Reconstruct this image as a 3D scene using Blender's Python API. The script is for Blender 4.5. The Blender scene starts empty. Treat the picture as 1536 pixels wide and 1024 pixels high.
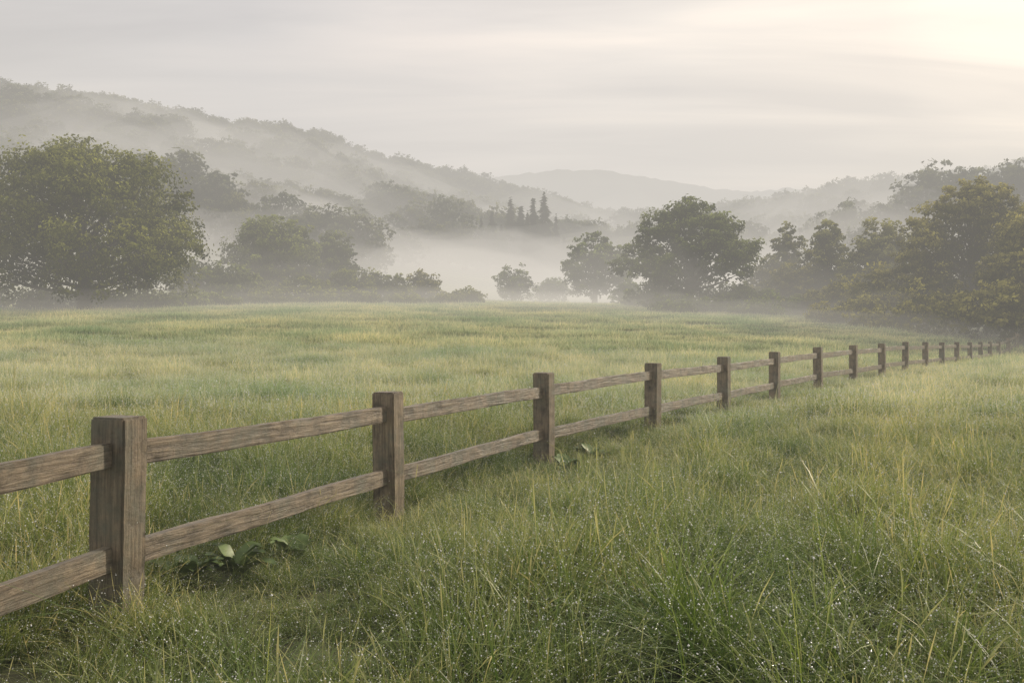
import bpy, math, numpy as np
from mathutils import Vector
R=np.random.default_rng(7)
scene=bpy.context.scene
scene.view_settings.view_transform='Standard'
scene.view_settings.look='None'
scene.view_settings.exposure=0
F=1493.0; CAMZ=1.5
SUN_AZ=math.radians(52); SUN_EL=math.radians(23)
sd=(math.sin(SUN_AZ)*math.cos(SUN_EL),math.cos(SUN_AZ)*math.cos(SUN_EL),math.sin(SUN_EL))

# ---------------------------------------------------------------- helpers
def wav(x,y,s,seed=0,octs=4):
    x=np.asarray(x,float);y=np.asarray(y,float)
    o=np.zeros(np.broadcast(x,y).shape);a=1.;tot=0
    rr=np.random.default_rng(seed+100)
    for k in range(octs):
        for j in range(3):
            th=rr.uniform(0,6.28);ph=rr.uniform(0,6.28);ph2=rr.uniform(0,6.28)
            u=(x*math.cos(th)+y*math.sin(th))/s; v=(-x*math.sin(th)+y*math.cos(th))/s
            o=o+a*np.sin(u*6.28*.6+ph+1.3*np.sin(v*4.1+ph2))
        tot+=a*3*.55;a*=.5;s/=2.03
    return o/tot
def mesh_obj(name,verts,faces,mats=None,col=None,matidx=None,smooth=False,link=True):
    me=bpy.data.meshes.new(name)
    verts=np.asarray(verts,np.float32)
    if isinstance(faces,np.ndarray):
        n=faces.shape[0];k=faces.shape[1]
        me.vertices.add(len(verts));me.vertices.foreach_set('co',verts.ravel())
        me.loops.add(n*k);me.loops.foreach_set('vertex_index',faces.astype(np.int32).ravel())
        me.polygons.add(n);me.polygons.foreach_set('loop_start',np.arange(0,n*k,k,dtype=np.int32))
        try: me.polygons.foreach_set('loop_total',np.full(n,k,np.int32))
        except Exception: pass
    else:
        me.from_pydata(verts.tolist(),[],faces)
    for m in (mats or []): me.materials.append(m)
    if matidx is not None: me.polygons.foreach_set('material_index',np.asarray(matidx,np.int32))
    me.polygons.foreach_set('use_smooth',np.full(len(me.polygons),bool(smooth)))
    if col is not None:
        a=me.attributes.new('col','FLOAT_COLOR','POINT')
        c=np.ones((len(verts),4),np.float32);c[:,:3]=col
        a.data.foreach_set('color',c.ravel())
    me.update();me.validate()
    ob=bpy.data.objects.new(name,me)
    if link: scene.collection.objects.link(ob)
    return ob

# ---------------------------------------------------------------- terrain height
U=np.array([-.514,-.313,-.113,.055,.222,.356,.514])
rows=[(-60,[0]*7),(0,[0]*7),(5.2,[-.05]*7),(8.5,[-.09]*7),(11.7,[-.09]*7),(15,[-.04]*7),(18.2,[-.03]*7),(21.4,[-.01]*7),
(25,[.06,.06,.05,.05,.05,.05,.05]),(30,[.25,.22,.2,.15,.1,.09,.09]),(35,[.5,.46,.4,.3,.2,.1,.1]),(41,[.85,.8,.7,.5,.3,.08,.02]),
(50,[1.45,1.4,1.25,1.0,.6,.1,-.1]),(57,[1.95,1.9,1.75,1.5,1.0,.3,-.2]),(75,[3.0,3.0,2.9,2.7,2.2,1.6,1.4]),
(90,[3.8,3.8,3.8,3.6,3.0,2.5,2.3]),(110,[5.2,5.2,4.8,4.5,4.2,3.8,3.8]),(140,[9,8,6.5,5.5,5.5,7,8]),(180,[24,21,12,8,8,13,18]),
(250,[48,41,26,16,17,30,36]),(320,[70,62,43,28,29,41,44]),(400,[91,81,63,44,42,49,55]),(450,[93,84,66,45,43,50,56]),
(600,[80,75,60,45,43,50,55]),(1500,[60]*7),(6000,[60]*7)]
dr=np.array([r[0] for r in rows],float);tb=np.array([r[1] for r in rows],float)
sf=lambda d:np.log(np.maximum(d,-60)+75)
S=np.linspace(sf(-60.),sf(6000.),900)
ug=np.linspace(-.6,.6,61)
dS=np.exp(S)-75
tmp=np.stack([np.interp(dS,dr,tb[:,j]) for j in range(7)],1)
G=np.stack([np.interp(ug,U,tmp[i]) for i in range(len(S))],0)
k=np.hanning(9);k/=k.sum()
G=np.stack([np.convolve(np.pad(G[i],4,mode='edge'),k,'valid') for i in range(len(S))],0)
k=np.hanning(11);k/=k.sum()
G=np.stack([np.convolve(np.pad(G[:,j],5,mode='edge'),k,'valid') for j in range(61)],1)
def H(x,y):
    x=np.asarray(x,float);y=np.asarray(y,float)
    u=np.clip(x/np.maximum(y,1.),-.6,.6)
    fi=np.clip((sf(y)-S[0])/(S[1]-S[0]),0,len(S)-1.001);fj=(u+.6)/.02;fj=np.clip(fj,0,59.999)
    i=fi.astype(int);j=fj.astype(int);a=fi-i;b=fj-j
    z=(G[i,j]*(1-a)+G[i+1,j]*a)*(1-b)+(G[i,j+1]*(1-a)+G[i+1,j+1]*a)*b
    z=z+wav(x,y,6,1,3)*.03*np.clip((y-0)/20,0.4,1)
    z=z+wav(x,y,70,2,3)*3*np.clip((y-170)/120,0,1)
    return z

# ---------------------------------------------------------------- materials
def newmat(name):
    m=bpy.data.materials.new(name);m.use_nodes=True
    nt=m.node_tree;nt.nodes.clear()
    o=nt.nodes.new('ShaderNodeOutputMaterial')
    return m,nt,o
def N(nt,t,**kw):
    n=nt.nodes.new(t)
    for k_,v in kw.items(): setattr(n,k_,v)
    return n
def ramp(nt,stops):
    r=nt.nodes.new('ShaderNodeValToRGB')
    e=r.color_ramp.elements
    while len(e)<len(stops): e.new(.5)
    for i,(p,c) in enumerate(stops):
        e[i].position=p;e[i].color=(*c,1)
    return r
def mixrgb(nt,a,b,f,blend='MIX'):
    n=nt.nodes.new('ShaderNodeMix');n.data_type='RGBA';n.blend_type=blend
    for s,v in ((6,a),(7,b)):
        if isinstance(v,bpy.types.NodeSocket): nt.links.new(v,n.inputs[s])
        else: n.inputs[s].default_value=(*v,1)
    if isinstance(f,bpy.types.NodeSocket): nt.links.new(f,n.inputs[0])
    else: n.inputs[0].default_value=f
    return n.outputs[2]
def grass_mat(name,base,mid,tip,straw,trans=.35,rough=.46,spec=.4,gloss=True,ns=.22,vr=1.):
    m,nt,o=newmat(name);L=nt.links
    at=N(nt,'ShaderNodeAttribute',attribute_name='col');sp=N(nt,'ShaderNodeSeparateColor')
    L.new(at.outputs['Color'],sp.inputs[0])
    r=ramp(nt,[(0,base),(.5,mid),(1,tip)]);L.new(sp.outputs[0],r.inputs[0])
    geo=N(nt,'ShaderNodeNewGeometry')
    no=N(nt,'ShaderNodeTexNoise');no.inputs['Scale'].default_value=ns;no.inputs['Detail'].default_value=5
    L.new(geo.outputs['Position'],no.inputs['Vector'])
    st=mixrgb(nt,r.outputs[0],straw,sp.outputs[2])
    r2=ramp(nt,[(.34,(.6,.76,.62)),(.5,(1,1,.97)),(.66,(1.32,1.2,1.12))]);L.new(no.outputs['Fac'],r2.inputs[0])
    c=mixrgb(nt,st,r2.outputs[0],vr,'MULTIPLY')
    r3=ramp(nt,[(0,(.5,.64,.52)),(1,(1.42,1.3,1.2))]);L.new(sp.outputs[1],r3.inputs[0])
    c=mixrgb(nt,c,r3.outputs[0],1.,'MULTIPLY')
    if gloss:
        p=N(nt,'ShaderNodeBsdfPrincipled');L.new(c,p.inputs['Base Color'])
        p.inputs['Roughness'].default_value=rough;p.inputs['Specular IOR Level'].default_value=spec
    else:
        p=N(nt,'ShaderNodeBsdfDiffuse');L.new(c,p.inputs[0])
    t=N(nt,'ShaderNodeBsdfTranslucent');L.new(c,t.inputs['Color'])
    mx=N(nt,'ShaderNodeMixShader');mx.inputs[0].default_value=trans
    L.new(p.outputs[0],mx.inputs[1]);L.new(t.outputs[0],mx.inputs[2]);L.new(mx.outputs[0],o.inputs[0])
    return m
M_grass=grass_mat('grass_blades',(.022,.032,.008),(.13,.19,.034),(.42,.48,.17),(.52,.48,.25),trans=.42,ns=.5)  # dark blade base paints in the shade between tufts; pale tip is dew
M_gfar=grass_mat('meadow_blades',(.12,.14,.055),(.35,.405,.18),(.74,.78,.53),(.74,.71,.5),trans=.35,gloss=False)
def simple(name,col,rough=.5,spec=.5,coat=0):
    m,nt,o=newmat(name);p=N(nt,'ShaderNodeBsdfPrincipled')
    no=N(nt,'ShaderNodeTexNoise');no.inputs['Scale'].default_value=6
    r=ramp(nt,[(.3,tuple(c*.75 for c in col)),(.7,tuple(min(1,c*1.2) for c in col))])
    nt.links.new(no.outputs['Fac'],r.inputs[0]);nt.links.new(r.outputs[0],p.inputs['Base Color'])
    p.inputs['Roughness'].default_value=rough;p.inputs['Specular IOR Level'].default_value=spec
    nt.links.new(p.outputs[0],o.inputs[0]);return m
M_dew=simple('dew_drops',(1,1,.97),.15,1.0)  # white drop colour stands in for the sparkle of clear dew
M_bark=simple('bark',(.07,.06,.045),.9,.2)
def leaf_mat(name,c0,c1,trans=.35):
    m,nt,o=newmat(name);L=nt.links
    at=N(nt,'ShaderNodeAttribute',attribute_name='col');sp=N(nt,'ShaderNodeSeparateColor')
    L.new(at.outputs['Color'],sp.inputs[0])
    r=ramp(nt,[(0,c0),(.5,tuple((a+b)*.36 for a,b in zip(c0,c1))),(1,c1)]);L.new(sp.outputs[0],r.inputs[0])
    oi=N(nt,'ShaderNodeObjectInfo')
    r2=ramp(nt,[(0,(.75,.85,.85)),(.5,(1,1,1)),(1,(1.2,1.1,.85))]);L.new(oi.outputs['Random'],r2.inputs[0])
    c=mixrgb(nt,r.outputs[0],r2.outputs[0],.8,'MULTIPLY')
    d=N(nt,'ShaderNodeBsdfDiffuse');L.new(c,d.inputs['Color'])
    t=N(nt,'ShaderNodeBsdfTranslucent');L.new(c,t.inputs['Color'])
    mx=N(nt,'ShaderNodeMixShader');mx.inputs[0].default_value=trans
    L.new(d.outputs[0],mx.inputs[1]);L.new(t.outputs[0],mx.inputs[2]);L.new(mx.outputs[0],o.inputs[0])
    return m
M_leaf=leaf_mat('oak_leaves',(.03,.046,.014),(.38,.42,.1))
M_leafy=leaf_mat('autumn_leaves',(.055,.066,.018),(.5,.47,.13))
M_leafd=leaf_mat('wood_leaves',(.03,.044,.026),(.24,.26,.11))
# ground
M_ground,nt,o=newmat('meadow_ground')
geo=N(nt,'ShaderNodeNewGeometry');n1=N(nt,'ShaderNodeTexNoise');n1.inputs['Scale'].default_value=1.7;n1.inputs['Detail'].default_value=8
n2=N(nt,'ShaderNodeTexNoise');n2.inputs['Scale'].default_value=.03;n2.inputs['Detail'].default_value=5
nt.links.new(geo.outputs['Position'],n1.inputs[0]);nt.links.new(geo.outputs['Position'],n2.inputs[0])
ra=ramp(nt,[(.3,(.045,.042,.02)),(.5,(.09,.1,.04)),(.7,(.15,.16,.07))]);nt.links.new(n1.outputs['Fac'],ra.inputs[0])
rb=ramp(nt,[(.4,(1,1,1)),(.6,(1.7,1.7,1.5))]);nt.links.new(n2.outputs['Fac'],rb.inputs[0])
p=N(nt,'ShaderNodeBsdfPrincipled');p.inputs['Roughness'].default_value=.95
nt.links.new(mixrgb(nt,ra.outputs[0],rb.outputs[0],1.,'MULTIPLY'),p.inputs['Base Color'])
bp=N(nt,'ShaderNodeBump');bp.inputs['Strength'].default_value=.6;bp.inputs['Distance'].default_value=.1
nt.links.new(n1.outputs['Fac'],bp.inputs['Height']);nt.links.new(bp.outputs[0],p.inputs['Normal'])
nt.links.new(p.outputs[0],o.inputs[0])
# wood
def wood(name,axis):
    m,nt,o=newmat(name);L=nt.links
    tc=N(nt,'ShaderNodeTexCoord');oi=N(nt,'ShaderNodeObjectInfo')
    mp=N(nt,'ShaderNodeMapping')
    mp.inputs['Scale'].default_value=(34,34,1.5) if axis=='z' else (1.5,34,34)
    va=N(nt,'ShaderNodeVectorMath',operation='ADD');ml=N(nt,'ShaderNodeMath',operation='MULTIPLY');ml.inputs[1].default_value=37.
    L.new(oi.outputs['Random'],ml.inputs[0]);L.new(tc.outputs['Object'],va.inputs[0]);L.new(ml.outputs[0],va.inputs[1])
    L.new(va.outputs[0],mp.inputs[0])
    g=N(nt,'ShaderNodeTexNoise');g.inputs['Scale'].default_value=1.5;g.inputs['Detail'].default_value=8;g.inputs['Roughness'].default_value=.7;g.inputs['Distortion'].default_value=.5
    L.new(mp.outputs[0],g.inputs[0])
    b=N(nt,'ShaderNodeTexNoise');b.inputs['Scale'].default_value=6;b.inputs['Detail'].default_value=9;b.inputs['Roughness'].default_value=.75
    L.new(va.outputs[0],b.inputs[0])
    r=ramp(nt,[(.3,(.055,.042,.029)),(.45,(.17,.131,.088)),(.6,(.27,.215,.148)),(.78,(.44,.37,.275))]);L.new(g.outputs['Fac'],r.inputs[0])
    r2=ramp(nt,[(.36,(.4,.4,.38)),(.52,(1,1,1)),(.72,(1.3,1.25,1.17))]);L.new(b.outputs['Fac'],r2.inputs[0])
    c=mixrgb(nt,r.outputs[0],r2.outputs[0],1.,'MULTIPLY')
    b2=N(nt,'ShaderNodeTexNoise');b2.inputs['Scale'].default_value=2.6;b2.inputs['Detail'].default_value=8;b2.inputs['Roughness'].default_value=.65;L.new(va.outputs[0],b2.inputs[0])
    r4=ramp(nt,[(.47,(0,0,0)),(.61,(.68,.68,.68))]);L.new(b2.outputs['Fac'],r4.inputs[0])
    c=mixrgb(nt,c,(.135,.14,.108),r4.outputs[0])
    vo=N(nt,'ShaderNodeTexVoronoi');vo.inputs['Scale'].default_value=3.2;L.new(va.outputs[0],vo.inputs['Vector'])
    r5=ramp(nt,[(.02,(.2,.18,.16)),(.07,(1,1,1))]);L.new(vo.outputs['Distance'],r5.inputs[0])
    c=mixrgb(nt,c,r5.outputs[0],.9,'MULTIPLY')
    p=N(nt,'ShaderNodeBsdfPrincipled');L.new(c,p.inputs['Base Color']);p.inputs['Roughness'].default_value=.45;p.inputs['Specular IOR Level'].default_value=.55
    ad=N(nt,'ShaderNodeMath',operation='ADD');L.new(g.outputs['Fac'],ad.inputs[0]);L.new(b.outputs['Fac'],ad.inputs[1])
    bu=N(nt,'ShaderNodeBump');bu.inputs['Strength'].default_value=1.;bu.inputs['Distance'].default_value=.018
    L.new(ad.outputs[0],bu.inputs['Height']);L.new(bu.outputs[0],p.inputs['Normal']);L.new(p.outputs[0],o.inputs[0])
    return m
M_post=wood('post_wood','z');M_rail=wood('rail_wood','x')

# ---------------------------------------------------------------- ground sheet
ys=np.concatenate([-np.geomspace(400,2,25),np.arange(-1,40,.35),np.geomspace(40,5000,230)])
t=np.linspace(-1,1,301);xs=np.sinh(t*7.2)/math.sinh(7.2)*4000
X,Y=np.meshgrid(xs,ys);Z=H(X,Y)
nx=len(xs);ny=len(ys)
idx=np.arange(nx*ny).reshape(ny,nx)
q=np.stack([idx[:-1,:-1],idx[:-1,1:],idx[1:,1:],idx[1:,:-1]],-1).reshape(-1,4)
mesh_obj('ground',np.stack([X,Y,Z],-1).reshape(-1,3),q,[M_ground],smooth=True)

# distant hill (beyond the valley)
hp=np.array([-600,-330,-110,-20,48,92,160,210,245,275,315,420,700])
hz=np.array([90,120,158,165,173,172,160,151,150,154,145,100,70])*1.0
xs2=np.linspace(-700,800,260);ys2=np.linspace(820,1500,60)
X,Y=np.meshgrid(xs2,ys2)
Z=np.interp(X*1000/1060,hp,hz)+1
Z=55+(Z-55)*np.exp(-((Y-1060)/150)**2)+wav(X,Y,26,9,3)*1.6+wav(X,Y,9,10,2)*1.0
i2=np.arange(X.size).reshape(X.shape)
q=np.stack([i2[:-1,:-1],i2[:-1,1:],i2[1:,1:],i2[1:,:-1]],-1).reshape(-1,4)
M_hill=simple('hill_cover',(.07,.08,.05),.95,.1)
mesh_obj('distant_hill',np.stack([X,Y,Z],-1).reshape(-1,3),q,[M_hill],smooth=True)

# ---------------------------------------------------------------- fence
px=[174,583,816,979,1086,1162,1227,1280,1323,1358,1388,1413,1435,1455,1471,1485,1498]
P=[(-2.62,1.95)]
for i,p_ in enumerate(px):
    d=5.2+3.25*i;P.append(((p_-768)/F*d,d))
last=P[-1];
for kx in range(1,5): P.append((last[0]+2.1*kx,last[1]+3.1*kx))
P=np.array(P)
fence=bpy.data.objects.new('wooden_fence',None);scene.collection.objects.link(fence)
def boxmesh(lx,ly,lz,rng,amp,bev):
    import bmesh
    bm=bmesh.new()
    bmesh.ops.create_cube(bm,size=1)
    for v in bm.verts: v.co=Vector((v.co.x*lx,v.co.y*ly,v.co.z*lz))
    bmesh.ops.bevel(bm,geom=bm.edges[:],offset=bev,segments=2,affect='EDGES')
    L_=max(lx,lz);ax=0 if lx>lz else 2
    for kk in range(1,24):
        pt=[0,0,0];pt[ax]=(kk/24-.5)*L_;no=[0,0,0];no[ax]=1
        bmesh.ops.bisect_plane(bm,geom=bm.verts[:]+bm.edges[:]+bm.faces[:],plane_co=pt,plane_no=no)
    ph=rng.uniform(0,6.28,6)
    for v in bm.verts:
        s=v.co[ax]/L_
        for a_ in range(3):
            if a_!=ax: v.co[a_]+=amp*(math.sin(s*5+ph[a_])+.5*math.sin(s*13+ph[a_+3]))+rng.normal(0,amp*.3)
    return bm
rf=np.random.default_rng(3)
for i,(x,y) in enumerate(P):
    a=P[max(0,i-1)];b=P[min(len(P)-1,i+1)];dv=b-a;ang=math.atan2(dv[1],dv[0])
    z0=float(H(x,y));w=.205 if i<3 else .2
    bm=boxmesh(w,w,1.6,rf,.003,.012)
    me=bpy.data.meshes.new('post');bm.to_mesh(me);bm.free();me.materials.append(M_post)
    ob=bpy.data.objects.new('post',me);scene.collection.objects.link(ob);ob.parent=fence
    ob.location=(x,y,z0+1.1-.8+rf.normal(0,.008));ob.rotation_euler=(rf.normal(0,.008),rf.normal(0,.008),ang+rf.normal(0,.03))
    if i<len(P)-1:
        x2,y2=P[i+1];z1=float(H(x2,y2));dd=math.hypot(x2-x,y2-y)
        for hh in (.905,.385):
            Lr=math.sqrt(dd*dd+(z1-z0)**2)-.13
            bm=boxmesh(Lr,.062,.13,rf,.005,.008)
            me=bpy.data.meshes.new('rail');bm.to_mesh(me);bm.free();me.materials.append(M_rail)
            ob=bpy.data.objects.new('rail',me);scene.collection.objects.link(ob);ob.parent=fence
            ob.location=((x+x2)/2,(y+y2)/2,(z0+z1)/2+hh+rf.normal(0,.006))
            ob.rotation_euler=(0,-math.atan2(z1-z0,dd)+rf.normal(0,.003),math.atan2(y2-y,x2-x))
def fence_dist(x,y):
    best=np.full(x.shape,1e9);side=np.zeros(x.shape)
    for i in range(len(P)-1):
        a=P[i];b=P[i+1];d=b-a;L2=(d**2).sum()
        t=np.clip(((x-a[0])*d[0]+(y-a[1])*d[1])/L2,0,1)
        ds=np.hypot(x-a[0]-t*d[0],y-a[1]-t*d[1])
        cr=(d[0]*(y-a[1])-d[1]*(x-a[0]))
        m=ds<best;best=np.where(m,ds,best);side=np.where(m,np.sign(cr),side)
    return best,side   # side>0: left of the fence

# ---------------------------------------------------------------- grass sources
def blades(n,rad,l0,l1,w,segs,lean,rng,straw=.08,drops=0,dropr=.002,head=2.2,out=.6):
    r=rad*np.sqrt(rng.random(n));a=rng.uniform(0,6.28,n);bx=r*np.cos(a);by=r*np.sin(a)
    L=rng.uniform(l0,l1,n)*(.75+.5*rng.random(n));th=rng.uniform(0,6.28,n)
    st=(rng.random(n)<straw).astype(float);L=L*(1+.35*st)
    ln=np.abs(rng.normal(lean,lean*.5,n))*(1-.4*st)
    dx=np.cos(th)+out*bx/rad+.25;dy=np.sin(th)+out*by/rad-.15;nn=np.hypot(dx,dy)+1e-6;dx/=nn;dy/=nn
    W=w*rng.uniform(.5,1.25,n)*(1-.6*st)
    tw=rng.normal(0,.9,n)
    sx=-dy*np.cos(tw)+dx*np.sin(tw);sy=dx*np.cos(tw)+dy*np.sin(tw)
    T=np.linspace(0,1,segs+1)
    def pos(t,s=slice(None)):
        h=ln[s]*L[s]*(t**1.9);v=L[s]*(t-.42*np.minimum(ln[s],1.3)*t**2.6)
        return np.stack([bx[s]+dx[s]*h,by[s]+dy[s]*h,v-.02],-1)
    V=[];C=[];rnd=rng.random(n)
    for t in T:
        c=pos(t);ww=W*(1-t**1.7)*.5+W*.03+st*W*head*.5*math.exp(-((t-.86)/.11)**2)
        s=np.stack([sx*ww,sy*ww,np.zeros(n)],-1)
        V+= [c-s,c+s]
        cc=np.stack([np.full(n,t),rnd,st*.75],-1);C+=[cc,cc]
    V=np.stack(V,1);C=np.stack(C,1);m=2*(segs+1)
    base=(np.arange(n)*m)[:,None]
    Fq=np.concatenate([np.stack([base[:,0]+2*j,base[:,0]+2*j+1,base[:,0]+2*j+3,base[:,0]+2*j+2],-1) for j in range(segs)],0)
    V=V.reshape(-1,3);C=C.reshape(-1,3)
    if drops:
        sel=rng.integers(0,n,drops);tt=1-rng.random(drops)**1.8*.6
        c=pos(tt,sel);rr=dropr*(.3+.7*rng.random(drops)**2)
        c[:,2]-=rr*.6
        o6=np.array([[1,0,0],[0,1,0],[-1,0,0],[0,-1,0],[0,0,1],[0,0,-1]],float)
        dvv=(c[:,None,:]+o6[None]*rr[:,None,None]).reshape(-1,3)
        f=np.array([[0,1,4],[1,2,4],[2,3,4],[3,0,4],[1,0,5],[2,1,5],[3,2,5],[0,3,5]])
        return V,Fq,C,dvv,(f[None]+(np.arange(drops)*6)[:,None,None]).reshape(-1,3)
    return V,Fq,C,None,None
def grass_source(name,coll,mat,**kw):
    V,Fq,C,dv,df=blades(**kw)
    faces=Fq.tolist();mi=[0]*len(faces)
    if dv is not None:
        off=len(V);faces+= (df+off).tolist();mi+=[1]*len(df)
        V=np.concatenate([V,dv]);C=np.concatenate([C,np.ones((len(dv),3))])
    ob=mesh_obj(name,V,faces,[mat,M_dew],col=C,matidx=mi,smooth=True,link=False)
    coll.objects.link(ob);return ob
def scatter(name,pts,rot,scl,ids,coll):
    me=bpy.data.meshes.new(name);me.vertices.add(len(pts))
    me.vertices.foreach_set('co',np.asarray(pts,np.float32).ravel())
    a=me.attributes.new('rot','FLOAT_VECTOR','POINT');a.data.foreach_set('vector',np.asarray(rot,np.float32).ravel())
    a=me.attributes.new('scl','FLOAT_VECTOR','POINT');a.data.foreach_set('vector',np.asarray(scl,np.float32).ravel())
    a=me.attributes.new('idx','INT','POINT');a.data.foreach_set('value',np.asarray(ids,np.int32).ravel())
    ob=bpy.data.objects.new(name,me);scene.collection.objects.link(ob)
    g=bpy.data.node_groups.new(name,'GeometryNodeTree')
    g.interface.new_socket('Geometry',in_out='INPUT',socket_type='NodeSocketGeometry')
    g.interface.new_socket('Geometry',in_out='OUTPUT',socket_type='NodeSocketGeometry')
    gi=g.nodes.new('NodeGroupInput');go=g.nodes.new('NodeGroupOutput')
    ip=g.nodes.new('GeometryNodeInstanceOnPoints');ci=g.nodes.new('GeometryNodeCollectionInfo')
    ci.inputs['Collection'].default_value=coll;ci.inputs['Separate Children'].default_value=True;ci.inputs['Reset Children'].default_value=True
    ip.inputs['Pick Instance'].default_value=True
    def na(nm,dt):
        n=g.nodes.new('GeometryNodeInputNamedAttribute');n.data_type=dt;n.inputs['Name'].default_value=nm;return n.outputs['Attribute']
    er=g.nodes.new('FunctionNodeEulerToRotation')
    L=g.links
    L.new(gi.outputs[0],ip.inputs['Points']);L.new(ci.outputs[0],ip.inputs['Instance'])
    L.new(na('idx','INT'),ip.inputs['Instance Index']);L.new(na('rot','FLOAT_VECTOR'),er.inputs[0]);L.new(er.outputs[0],ip.inputs['Rotation'])
    L.new(na('scl','FLOAT_VECTOR'),ip.inputs['Scale']);L.new(ip.outputs[0],go.inputs[0])
    md=ob.modifiers.new('scatter','NODES');md.node_group=g
    return ob
cn=bpy.data.collections.new('grass_near_parts');cm=bpy.data.collections.new('grass_mid_parts');cf=bpy.data.collections.new('grass_far_parts')
for i in range(6):
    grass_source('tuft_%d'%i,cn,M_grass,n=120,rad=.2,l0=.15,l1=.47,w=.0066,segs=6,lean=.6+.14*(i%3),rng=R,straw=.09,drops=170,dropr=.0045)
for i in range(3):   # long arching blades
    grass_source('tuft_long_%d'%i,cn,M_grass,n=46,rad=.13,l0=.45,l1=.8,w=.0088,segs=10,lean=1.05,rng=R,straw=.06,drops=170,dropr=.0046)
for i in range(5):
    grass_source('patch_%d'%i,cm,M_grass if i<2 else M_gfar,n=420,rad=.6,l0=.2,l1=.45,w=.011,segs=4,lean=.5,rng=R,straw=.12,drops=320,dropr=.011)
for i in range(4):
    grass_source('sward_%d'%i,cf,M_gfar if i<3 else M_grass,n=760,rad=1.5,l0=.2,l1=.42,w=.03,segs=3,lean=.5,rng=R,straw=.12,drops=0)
def area_pts(d0,d1,dens,wid,rng):
    n=int(dens*(wid*(d1**2-d0**2)+4*(d1-d0)))
    y=np.sqrt(rng.uniform(d0**2,d1**2,n));x=rng.uniform(-1,1,n)*(wid*y+2)
    return x,y
x,y=area_pts(1.2,15,25,.62,R)
k_=260;tq=R.random(k_);sg=R.integers(0,3,k_);ex=P[sg,0]*(1-tq)+P[sg+1,0]*tq+R.normal(0,.28,k_);ey=P[sg,1]*(1-tq)+P[sg+1,1]*tq+R.normal(0,.15,k_)
x=np.concatenate([x,ex]);y=np.concatenate([y,ey]);m_=y>1.2;x=x[m_];y=y[m_]
fd,side=fence_dist(x,y)
tn=wav(x,y,1.2,21,3)
hs=np.clip(.84+.5*tn,.34,1.5)
hs*=np.where(side>0,1.28,1.0)
# grass stays short close to the fence, on the near side most of all
hs*=np.where(side>0,np.clip(.5+fd*.5,.5,1.),np.clip(.42+fd*.36,.42,1.))
front=(x>-.3)&(y<6.3)&(side<0);hs=np.where(front,hs*1.22,hs)
plong=np.where(side<0,np.where((y<6.8)&(fd>1.6)&(x>.1),.4,.02),.15)
ids=R.integers(0,6,len(x));lg=(R.random(len(x))<plong)&(fd>.5);ids=np.where(lg,6+R.integers(0,3,len(x)),ids)
hs=np.where(lg,np.clip(hs,.75,1.12),hs)
hs=np.where(y<3.0,hs*.6,hs)
keep=(fd>.1);x,y,hs,ids=[v[keep] for v in (x,y,hs,ids)]
n=len(x);rot=np.stack([R.normal(0,.16,n),R.normal(0,.16,n),R.uniform(0,6.28,n)],-1)
scatter('meadow_grass',np.stack([x,y,H(x,y)],-1),rot,np.stack([hs*.6+.36,hs*.6+.36,hs],-1),ids,cn)
x,y=area_pts(14,42,3.4,.66,R);fd,side=fence_dist(x,y);tn=wav(x,y,2.6,22,4)
hs=np.clip(.85+.55*tn,.35,1.7)*np.clip(.45+fd*.25,.45,1);n=len(x)
rot=np.stack([R.normal(0,.05,n),R.normal(0,.05,n),R.uniform(0,6.28,n)],-1)
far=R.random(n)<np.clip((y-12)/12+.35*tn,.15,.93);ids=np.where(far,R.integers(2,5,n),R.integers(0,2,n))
scatter('meadow_grass',np.stack([x,y,H(x,y)],-1),rot,np.stack([np.ones(n),np.ones(n),hs],-1),ids,cm)
x,y=area_pts(40,125,.55,.72,R);tn=wav(x,y,6,23,4);n=len(x)
rot=np.stack([R.normal(0,.02,n),R.normal(0,.02,n),R.uniform(0,6.28,n)],-1);hs=np.clip(.9+.5*tn,.4,1.7)
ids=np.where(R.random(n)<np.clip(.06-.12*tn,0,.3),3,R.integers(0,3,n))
scatter('meadow_grass',np.stack([x,y,H(x,y)],-1),rot,np.stack([np.ones(n)*1.15,np.ones(n)*1.15,hs],-1),ids,cf)

# tall weeds standing above the meadow
cw=bpy.data.collections.new('weed_parts')
for i in range(4):
    grass_source('weed_%d'%i,cw,M_grass,n=20,rad=.14,l0=.5,l1=.8,w=.008,segs=7,lean=.25,rng=R,straw=.45,drops=60,dropr=.005)
x,y=area_pts(5,60,.3,.62,R);fd,side=fence_dist(x,y);k_=(fd>.8)&((side>0)|(R.random(len(x))<.2));x=x[k_];y=y[k_];n=len(x)
rot=np.stack([R.normal(0,.08,n),R.normal(0,.08,n),R.uniform(0,6.28,n)],-1);s=R.uniform(.55,1.1,n)
scatter('tall_weeds',np.stack([x,y,H(x,y)],-1),rot,np.stack([s]*3,-1),R.integers(0,4,n),cw)

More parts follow.
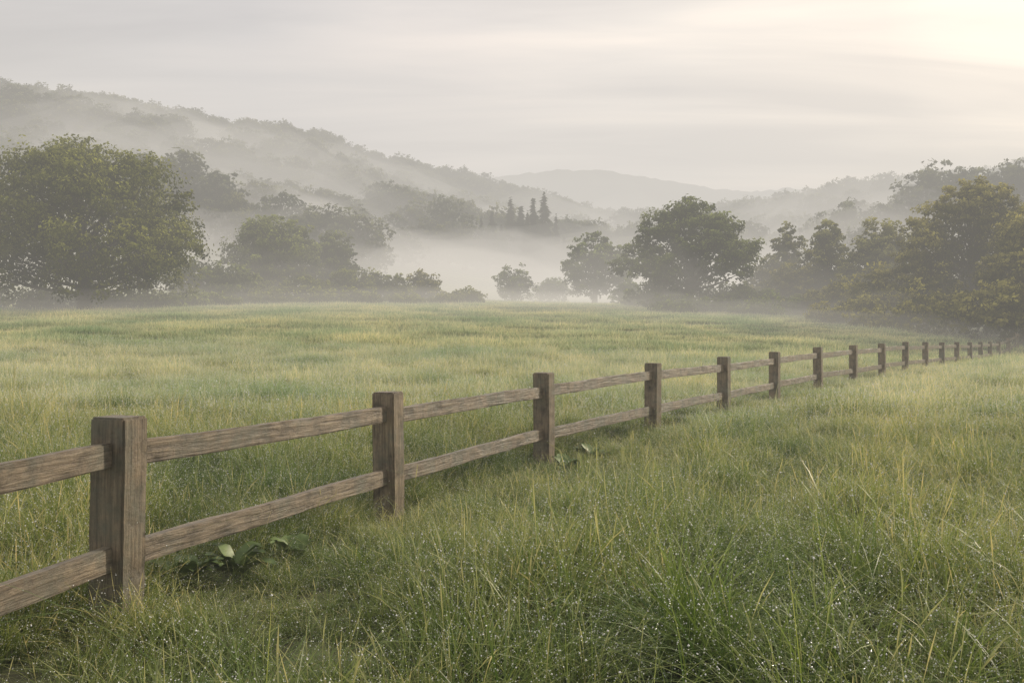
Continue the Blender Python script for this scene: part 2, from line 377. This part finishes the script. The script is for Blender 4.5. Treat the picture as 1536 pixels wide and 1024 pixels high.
# broad-leaved dock plants along the fence
M_dock=simple('dock_leaf',(.12,.18,.05),.5,.4)
def dock(x,y,s,seed):
    r=np.random.default_rng(seed);V=[];Fc=[]
    for k in range(13):
        a=r.uniform(0,6.28);L=s*r.uniform(.6,1.2);wd=L*.22;el=r.uniform(.8,1.4)
        b=len(V)
        for j in range(8):
            t=j/7;ww=wd*math.sin(min(1,t*1.02)*math.pi)**.7 if 0<t<1 else .004
            if t<.25: ww=.006+ww*max(0,(t-.1)/.15)
            h=L*t*math.cos(el)+L*.25*t*t;z=L*(t*math.sin(el)-.35*t*t*t)
            wv=.1*wd*math.sin(j*2.2+k)
            cx,cy=h*math.cos(a),h*math.sin(a);sx,sy=-math.sin(a)*ww,math.cos(a)*ww
            V+=[(cx-sx,cy-sy,z+.3*ww+wv),(cx,cy,z-.1*ww),(cx+sx,cy+sy,z+.3*ww-wv)]
        for j in range(7):
            o_=b+3*j;Fc+=[(o_,o_+1,o_+4,o_+3),(o_+1,o_+2,o_+5,o_+4)]
    ob=mesh_obj('dock_plant',V,Fc,[M_dock],smooth=True);ob.location=(x,y,float(H(x,y))+.02);return ob
for k,(x,y,s) in enumerate([(-1.72,6.2,.3),(-1.95,6.0,.28),(-1.45,6.6,.26),(.6,11.1,.32),(.95,11.9,.3),(-2.75,5.5,.28)]):
    dock(x,y,s,k)

# ---------------------------------------------------------------- trees
def tube(p0,p1,r0,r1,sag,rng,segs=5,sides=6):
    p0=np.array(p0);p1=np.array(p1);T=np.linspace(0,1,segs+1)
    mid=(p0+p1)/2+np.array([rng.normal(0,.05),rng.normal(0,.05),sag])*np.linalg.norm(p1-p0)
    V=[]
    for t in T:
        c=(1-t)**2*p0+2*t*(1-t)*mid+t*t*p1
        tg=2*(1-t)*(mid-p0)+2*t*(p1-mid);tg=tg/np.linalg.norm(tg)
        a=np.cross(tg,[.3,.9,.2]);a/=np.linalg.norm(a);b=np.cross(tg,a);r=r0+(r1-r0)*t
        for s in range(sides):
            th=6.283*s/sides;V.append(c+r*(a*math.cos(th)+b*math.sin(th)))
    Fq=[]
    for j in range(segs):
        for s in range(sides):
            s2=(s+1)%sides;Fq.append([j*sides+s,j*sides+s2,(j+1)*sides+s2,(j+1)*sides+s])
    return np.array(V),np.array(Fq)
def tree_mesh(name,Ht,W,cb,ncl,nleaf,ls,seed,mat,low=.4,cr=(.13,.21),link=True,flat=.85,core=.12,sk=.45):
    r=np.random.default_rng(seed);V=[];Fs=[];C=[];MI=[];off=0
    tr=Ht*.035
    top=np.array([0,0,Ht*.7])
    def add(v,f):
        nonlocal off
        V.append(v);Fs.append(f+off);off+=len(v);C.append(np.zeros((len(v),3)));MI.append(np.ones(len(f),int))
    if cb>.3:
        add(*tube((0,0,-.4),(r.normal(0,.2),0,max(cb*1.1,Ht*.28)),tr*1.25,tr*.8,0,r,6,9))
        add(*tube((0,0,max(cb,Ht*.26)),top,tr*.8,tr*.15,0,r,6,7))
    cs=[];rc=[]
    def prof(z): return sk+(1-sk)*math.sin(min(1,z/low)*math.pi/2) if z<low else math.sqrt(max(0,1-((z-low)/(1-low))**2))*.97+.03
    for k in range(ncl):
        rr=W*r.uniform(*cr);rz=rr*flat
        for _ in range(40):
            z=r.uniform(0,1)**.85;a=r.uniform(0,6.283);rad=max(0,prof(z)*W/2*(1+.13*math.sin(a*2+seed)+.09*math.sin(a*3+seed*2))-rr*.85)*r.uniform(.35,1)**.5
            q_=np.array([rad*math.cos(a),rad*math.sin(a),cb+rz*.7+(Ht-cb-rz*1.75)*z])
            if all(np.linalg.norm((q_-c)*[1,1,1.15])>.8*rr for c in cs): break
        cs.append(q_);rc.append(rr)
    cs=np.array(cs);rc=np.array(rc)
    if cb>.3:
        for c,rr in zip(cs,rc):
            hz=min(max(cb*.9,c[2]*r.uniform(.4,.7)),Ht*.66)
            add(*tube((0,0,hz),c,tr*.38*(1-hz/Ht*.6),tr*.06,-.08 if c[2]>hz else .1,r,5,5))
    w=rc**2;w/=w.sum();L=[]
    for c,rr,ww in zip(cs,rc,w):
        n=int(nleaf*(1-core)*ww)+8;ns=max(8,int(n/32))
        d=r.normal(size=(ns,3));d[:,2]=d[:,2]*.8+.2;d/=np.linalg.norm(d,axis=1)[:,None]
        d*=r.uniform(.5,1.1,ns)[:,None]
        sub=c+d*rr*np.array([1,1,flat]);sb=r.uniform(-.16,.16,ns);sr=rr*r.uniform(.14,.3,ns)
        a=r.integers(0,ns,n)
        g=r.normal(size=(n,3));g/=np.linalg.norm(g,axis=1)[:,None];g*=(r.random(n)**.4)[:,None]
        pz=sub[a]+g*sr[a][:,None]*np.array([1.3,1.3,.8])*1.25
        cb_=r.uniform(-.1,.1)
        colr=np.clip(.38+cb_+sb[a]+.22*g[:,2]+.38*(pz[:,2]-c[2])/rr+r.normal(0,.12,n),0,1)  # random leaf tone plus painted top light, paler towards each clump top
        nr=(pz-c)/rr+r.normal(0,.5,(n,3))+np.array([0,0,.3])
        L.append((pz,nr,colr))
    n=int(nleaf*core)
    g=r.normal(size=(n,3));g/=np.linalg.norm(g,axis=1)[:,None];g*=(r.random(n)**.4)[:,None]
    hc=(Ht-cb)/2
    pz=np.array([0,0,cb+hc*.9])+g*np.array([W*.36,W*.36,hc*.8]);L.append((pz,r.normal(size=(n,3)),np.clip(.1+r.normal(0,.08,n),0,1)))  # core leaves coloured darker, painted shade inside the crown
    pz=np.concatenate([l[0] for l in L]);nr=np.concatenate([l[1] for l in L]);cl=np.concatenate([l[2] for l in L]);n=len(pz)
    pz[:,2]=np.maximum(pz[:,2],.05)
    nr/=np.linalg.norm(nr,axis=1)[:,None];a=r.normal(size=(n,3));t1=np.cross(nr,a);t1/=np.linalg.norm(t1,axis=1)[:,None]+1e-9;t2=np.cross(nr,t1)
    s=(ls*r.uniform(.6,1.4,n))[:,None]
    v=np.stack([pz-t1*s*.6,pz-t2*s*.36,pz+t1*s*.6,pz+t2*s*.36],1).reshape(-1,3)
    V.append(v);Fs.append(np.arange(4*n).reshape(n,4)+off);MI.append(np.zeros(n,int))
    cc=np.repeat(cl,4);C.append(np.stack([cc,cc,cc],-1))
    return mesh_obj(name,np.concatenate(V),np.concatenate(Fs),[mat,M_bark],col=np.concatenate(C),matidx=np.concatenate(MI),link=link)
def place(ob,pxx,d):
    x=(pxx-768)/F*d;ob.location=(x,d,float(H(x,d)));return ob
def T(name,pxx,d,ytop,wpx,seed,mat=M_leaf,cb=.08,ncl=26,nleaf=9000,ls=.3,**kw):
    x=(pxx-768)/F*d;z0=float(H(x,d));Ht=CAMZ+(500-ytop)/F*d-z0;W=wpx/F*d
    return place(tree_mesh(name,Ht,W,Ht*cb,ncl,nleaf,ls,seed,mat,**kw),pxx,d)
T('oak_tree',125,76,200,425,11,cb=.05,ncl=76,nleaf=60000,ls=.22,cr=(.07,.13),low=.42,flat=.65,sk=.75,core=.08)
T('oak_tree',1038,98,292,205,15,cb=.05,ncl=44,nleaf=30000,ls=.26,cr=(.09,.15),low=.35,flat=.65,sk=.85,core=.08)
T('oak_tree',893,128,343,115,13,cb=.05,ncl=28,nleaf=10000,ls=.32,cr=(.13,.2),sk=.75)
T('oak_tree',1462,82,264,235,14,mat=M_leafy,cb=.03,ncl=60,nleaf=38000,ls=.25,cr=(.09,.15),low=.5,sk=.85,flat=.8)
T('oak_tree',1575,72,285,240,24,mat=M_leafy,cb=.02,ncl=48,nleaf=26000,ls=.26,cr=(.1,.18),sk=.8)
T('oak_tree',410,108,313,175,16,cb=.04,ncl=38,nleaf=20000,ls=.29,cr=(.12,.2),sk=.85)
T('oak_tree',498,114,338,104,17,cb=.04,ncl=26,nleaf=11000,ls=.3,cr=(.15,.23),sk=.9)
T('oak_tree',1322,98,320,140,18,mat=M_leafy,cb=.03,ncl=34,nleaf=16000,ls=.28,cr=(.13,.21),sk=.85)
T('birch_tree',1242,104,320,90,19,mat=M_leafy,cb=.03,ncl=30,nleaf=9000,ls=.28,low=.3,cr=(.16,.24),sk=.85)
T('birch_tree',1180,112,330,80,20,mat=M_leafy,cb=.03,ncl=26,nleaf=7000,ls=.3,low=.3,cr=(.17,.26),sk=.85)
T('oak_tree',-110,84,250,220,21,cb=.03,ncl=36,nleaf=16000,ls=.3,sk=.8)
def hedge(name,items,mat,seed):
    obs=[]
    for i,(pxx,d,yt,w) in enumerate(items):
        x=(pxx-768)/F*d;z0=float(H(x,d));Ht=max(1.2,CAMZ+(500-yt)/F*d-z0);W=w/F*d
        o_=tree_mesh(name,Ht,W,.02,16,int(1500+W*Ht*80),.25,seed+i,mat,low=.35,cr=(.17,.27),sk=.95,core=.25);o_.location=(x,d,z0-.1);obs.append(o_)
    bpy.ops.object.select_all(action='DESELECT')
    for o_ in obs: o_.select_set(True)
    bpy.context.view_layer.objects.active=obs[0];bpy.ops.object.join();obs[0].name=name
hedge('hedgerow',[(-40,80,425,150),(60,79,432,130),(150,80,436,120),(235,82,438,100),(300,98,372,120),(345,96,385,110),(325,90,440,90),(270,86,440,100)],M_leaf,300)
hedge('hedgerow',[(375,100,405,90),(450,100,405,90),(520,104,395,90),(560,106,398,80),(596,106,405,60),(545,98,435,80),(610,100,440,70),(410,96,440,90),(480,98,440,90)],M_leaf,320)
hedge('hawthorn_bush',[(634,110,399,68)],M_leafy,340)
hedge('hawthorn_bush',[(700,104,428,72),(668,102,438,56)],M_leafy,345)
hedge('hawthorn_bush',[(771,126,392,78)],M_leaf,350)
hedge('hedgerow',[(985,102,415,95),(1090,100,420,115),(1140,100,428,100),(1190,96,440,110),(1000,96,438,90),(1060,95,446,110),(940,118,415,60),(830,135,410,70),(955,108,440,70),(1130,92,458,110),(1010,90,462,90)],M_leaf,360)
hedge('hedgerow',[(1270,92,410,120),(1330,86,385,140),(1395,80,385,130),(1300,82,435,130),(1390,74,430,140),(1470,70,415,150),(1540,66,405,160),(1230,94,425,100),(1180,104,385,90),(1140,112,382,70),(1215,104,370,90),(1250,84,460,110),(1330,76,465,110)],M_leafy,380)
# background woodland, instanced
cwd=bpy.data.collections.new('woodland_parts')
for i in range(5):
    cwd.objects.link(tree_mesh('wood_%d'%i,11,10+i%3,.35,20,3600,.45,500+i,M_leafd,cr=(.16,.25),low=.4,sk=.85,link=False,core=.2))
def conifer(name,Ht,seed):
    r=np.random.default_rng(seed);v,f=tube((0,0,-.4),(0,0,Ht*.97),Ht*.02,.03,0,r,4,6);V=[v];Fs=[f];off=len(v);mi=[np.ones(len(f),int)];C=[np.zeros((len(v),3))]
    n=3000;z=1-np.sqrt(r.random(n))*.95;rad=(1-z+.02)*Ht*.25*(.3+.7*r.random(n))*(.75+.25*np.sin(z*50));a=np.round(r.uniform(0,6.28,n)*3.2)/3.2+r.normal(0,.15,n)
    c=np.stack([rad*np.cos(a),rad*np.sin(a),z*Ht-rad*.25],-1);s=.42*r.uniform(.5,1.2,n)[:,None]
    t1=np.stack([np.cos(a),np.sin(a),-.4+0*a],-1);t2=np.stack([-np.sin(a),np.cos(a),r.normal(0,.5,n)],-1)
    vv=np.stack([c-t1*s,c-t2*s*.4,c+t1*s,c+t2*s*.4],1).reshape(-1,3)
    V.append(vv);Fs.append(np.arange(4*n).reshape(n,4)+off);mi.append(np.zeros(n,int));cc=np.repeat(r.uniform(.1,.5,n),4);C.append(np.stack([cc]*3,-1))
    return mesh_obj(name,np.concatenate(V),np.concatenate(Fs),[M_leafd,M_bark],col=np.concatenate(C),matidx=np.concatenate(mi),link=False)
cwd.objects.link(conifer('xconifer_0',13,1));cwd.objects.link(conifer('xconifer_1',11,2))
pts=[];sc=[];ids=[]
def addt(pxx,d,s,i):
    x=(pxx-768)/F*d;pts.append((x,d,float(H(x,d))-.3));sc.append(s);ids.append(i)
n=9000;yy=np.sqrt(R.uniform(185**2,470**2,n));xx=R.uniform(-.75,.75,n)*yy
dens=wav(xx,yy,60,31,3);pp=xx/yy*F+768
ring=(yy>222)&(yy<262)&(pp>560)&(pp<1130)
ok=(dens>-.3)|(yy>350)|ring
ok&=~((pp>560)&(pp<1130)&(yy<222))
ok&=R.random(n)<.6
for a_,b_,rg in zip(xx[ok],yy[ok],ring[ok]):
    pts.append((a_,b_,float(H(a_,b_))-.3));sc.append(R.uniform(.65,1.2)*(1.1 if rg else 1. if b_>250 else .8));ids.append(int(R.integers(0,5)))
for pxx,d,s in [(225,175,1.35),(275,172,1.5),(325,170,1.25),(250,165,1.1),(350,168,1.0),(425,172,1.1),(470,165,1.0),(500,162,1.15),(535,160,1.05),(400,168,.8),(450,158,.9),(560,162,.7),(200,160,1.2),(390,160,.7),
  (670,205,1.45),(625,210,1.2),(648,200,1.0),(700,202,1.0),(730,204,1.0),(590,200,.95),(850,212,.9),(940,215,.9),(880,218,1.0),(575,190,.8),(605,190,.8),
  (1270,190,1.3),(1235,200,1.0),(1320,190,1.1),(1400,195,1.65),(1440,190,1.5),(1365,190,1.3),(1500,185,1.5),(1540,180,1.5),(1190,205,.6),(1210,185,.6),(1480,175,1.2),(1300,170,.9)]:
    addt(pxx,d,s,int(R.integers(0,5)))
for pxx,d,s in [(738,214,1.2),(752,208,1.0),(766,214,1.3),(781,210,1.4),(800,206,1.6),(816,212,1.45),(791,204,1.15),(834,214,1.1),(722,208,.9),(846,210,.9),(1185,215,.7)]:
    addt(pxx,d,s,int(R.integers(5,7)))
pts=np.array(pts);n=len(pts);sc=np.array(sc);ids=np.array(ids)
rot=np.stack([np.zeros(n),np.zeros(n),R.uniform(0,6.28,n)],-1)
scatter('distant_woodland',pts,rot,np.stack([sc*R.uniform(.85,1.2,n),sc*R.uniform(.85,1.2,n),sc],-1),ids,cwd)

# ---------------------------------------------------------------- mist (homogeneous volumes; their emission stands in for scattered light)
def glow_fogmat(name,dens,col):
    m,nt,o=newmat(name)
    ab=N(nt,'ShaderNodeVolumeAbsorption');ab.inputs['Density'].default_value=dens;ab.inputs['Color'].default_value=(0,0,0,1)
    em=N(nt,'ShaderNodeEmission');em.inputs['Color'].default_value=(*col,1);em.inputs['Strength'].default_value=dens
    ad=N(nt,'ShaderNodeAddShader');nt.links.new(ab.outputs[0],ad.inputs[0]);nt.links.new(em.outputs[0],ad.inputs[1])
    nt.links.new(ad.outputs[0],o.inputs['Volume']);return m
def box(name,x0,x1,y0,y1,z0,z1,mat):
    v=[(x,y,z) for z in (z0,z1) for y in (y0,y1) for x in (x0,x1)]
    f=[(0,2,3,1),(4,5,7,6),(0,1,5,4),(2,6,7,3),(0,4,6,2),(1,3,7,5)]
    return mesh_obj(name,v,f,[mat])
box('haze',-2500,2500,-300,2600,-20,48,glow_fogmat('haze_air',.0028,(.68,.645,.585)))
box('haze',-2400,2400,215,2500,-19,150,glow_fogmat('haze_air_far',.0019,(.76,.72,.685)))
def bank(name,x0,x1,y0,y1,th,dens,col,seed,sc=60,am=.55,res=(60,50)):
    xs=np.linspace(x0,x1,res[0]);ys=np.linspace(y0,y1,res[1]);X,Y=np.meshgrid(xs,ys)
    ex=np.clip(np.minimum(X-x0,x1-X)/((x1-x0)*.2),0,1);ey=np.clip(np.minimum(Y-y0,y1-Y)/((y1-y0)*.35),0,1)
    e=ex*ey;e=e*e*(3-2*e)
    top=H(X,Y)+.02+th*e*(1+am*wav(X,Y,sc,seed,3));bot=H(X,Y)-2-e
    n=X.size;i2=np.arange(n).reshape(X.shape)
    V=np.concatenate([np.stack([X,Y,top],-1).reshape(-1,3),np.stack([X,Y,bot],-1).reshape(-1,3)])
    q=np.stack([i2[:-1,:-1],i2[:-1,1:],i2[1:,1:],i2[1:,:-1]],-1).reshape(-1,4)
    Fq=[q,q[:,::-1]+n]
    bd=list(i2[0,:])+list(i2[1:,-1])+list(i2[-1,::-1][1:])+list(i2[::-1,0][1:-1])
    bd=np.array(bd);b2=np.roll(bd,-1)
    Fq.append(np.stack([bd,bd+n,b2+n,b2],-1))
    return mesh_obj(name,V,np.concatenate(Fq),[glow_fogmat(name,dens,col)])
bank('mist',-190,230,112,400,12,.0068,(.86,.8,.72),41)
bank('mist',-120,190,108,235,8,.012,(.88,.81,.72),42,35)
bank('mist',-150,150,38,145,1.7,.006,(.86,.79,.66),43,16,.5,(110,70))
bank('mist',-150,150,58,170,6,.0048,(.84,.775,.67),44,22,.6,(100,60))

# ---------------------------------------------------------------- sky + sun
w=bpy.data.worlds.new('World');scene.world=w;w.use_nodes=True
nt=w.node_tree;nt.nodes.clear();L=nt.links
out=N(nt,'ShaderNodeOutputWorld')
sky=N(nt,'ShaderNodeTexSky');sky.sky_type='NISHITA';sky.sun_disc=False;sky.sun_elevation=SUN_EL;sky.sun_rotation=SUN_AZ;sky.dust_density=4
b1=N(nt,'ShaderNodeBackground');b1.inputs[1].default_value=.1;L.new(sky.outputs[0],b1.inputs[0])
tc=N(nt,'ShaderNodeTexCoord')
nz=N(nt,'ShaderNodeVectorMath',operation='NORMALIZE');L.new(tc.outputs['Generated'],nz.inputs[0])
dt=N(nt,'ShaderNodeVectorMath',operation='DOT_PRODUCT');L.new(nz.outputs[0],dt.inputs[0])
gaz=math.radians(31);gel=math.radians(16)
dt.inputs[1].default_value=(math.sin(gaz)*math.cos(gel),math.cos(gaz)*math.cos(gel),math.sin(gel))
gl=ramp(nt,[(.0,(.66,.63,.6)),(.55,(.58,.565,.575)),(.72,(.59,.575,.6)),(.84,(.84,.775,.745)),(.93,(1.1,1.,.9)),(.985,(1.4,1.22,1.02)),(1.,(1.9,1.62,1.28))])
L.new(dt.outputs['Value'],gl.inputs[0])
sp=N(nt,'ShaderNodeSeparateXYZ');L.new(nz.outputs[0],sp.inputs[0])
ad=N(nt,'ShaderNodeMath',operation='ADD');ad.inputs[1].default_value=.12;L.new(sp.outputs[2],ad.inputs[0])
mxz=N(nt,'ShaderNodeMath',operation='MAXIMUM');mxz.inputs[1].default_value=.05;L.new(ad.outputs[0],mxz.inputs[0])
cb_=N(nt,'ShaderNodeCombineXYZ')
for i in (0,1):
    dv_=N(nt,'ShaderNodeMath',operation='DIVIDE');L.new(sp.outputs[i],dv_.inputs[0]);L.new(mxz.outputs[0],dv_.inputs[1]);L.new(dv_.outputs[0],cb_.inputs[i])
mp=N(nt,'ShaderNodeMapping');mp.inputs['Rotation'].default_value=(0,0,-.15);mp.inputs['Scale'].default_value=(.42,1.6,1);L.new(cb_.outputs[0],mp.inputs[0])
cn_=N(nt,'ShaderNodeTexNoise');cn_.inputs['Scale'].default_value=1.5;cn_.inputs['Detail'].default_value=5;cn_.inputs['Roughness'].default_value=.5;cn_.inputs['Distortion'].default_value=.5
L.new(mp.outputs[0],cn_.inputs[0])
cr_=ramp(nt,[(.32,(.68,.69,.73)),(.5,(.97,.965,.97)),(.66,(1.28,1.22,1.16))]);L.new(cn_.outputs['Fac'],cr_.inputs[0])
b2=N(nt,'ShaderNodeBackground');b2.inputs[1].default_value=1.25;L.new(mixrgb(nt,gl.outputs[0],cr_.outputs[0],1.,'MULTIPLY'),b2.inputs[0])
ms=N(nt,'ShaderNodeMixShader');ms.inputs[0].default_value=.88;L.new(b1.outputs[0],ms.inputs[1]);L.new(b2.outputs[0],ms.inputs[2]);L.new(ms.outputs[0],out.inputs[0])
ld=bpy.data.lights.new('sun','SUN');ld.energy=5;ld.angle=math.radians(3);ld.color=(1,.86,.67)
lo=bpy.data.objects.new('sun',ld);scene.collection.objects.link(lo);lo.rotation_euler=Vector(sd).to_track_quat('Z','Y').to_euler()

cam=bpy.data.cameras.new('camera');cam.lens=35;cam.sensor_width=36;cam.clip_end=8000;cam.clip_start=.05
co=bpy.data.objects.new('camera',cam);scene.collection.objects.link(co);co.location=(0,0,CAMZ);co.rotation_euler=(math.radians(90-.46),0,0)
scene.camera=co
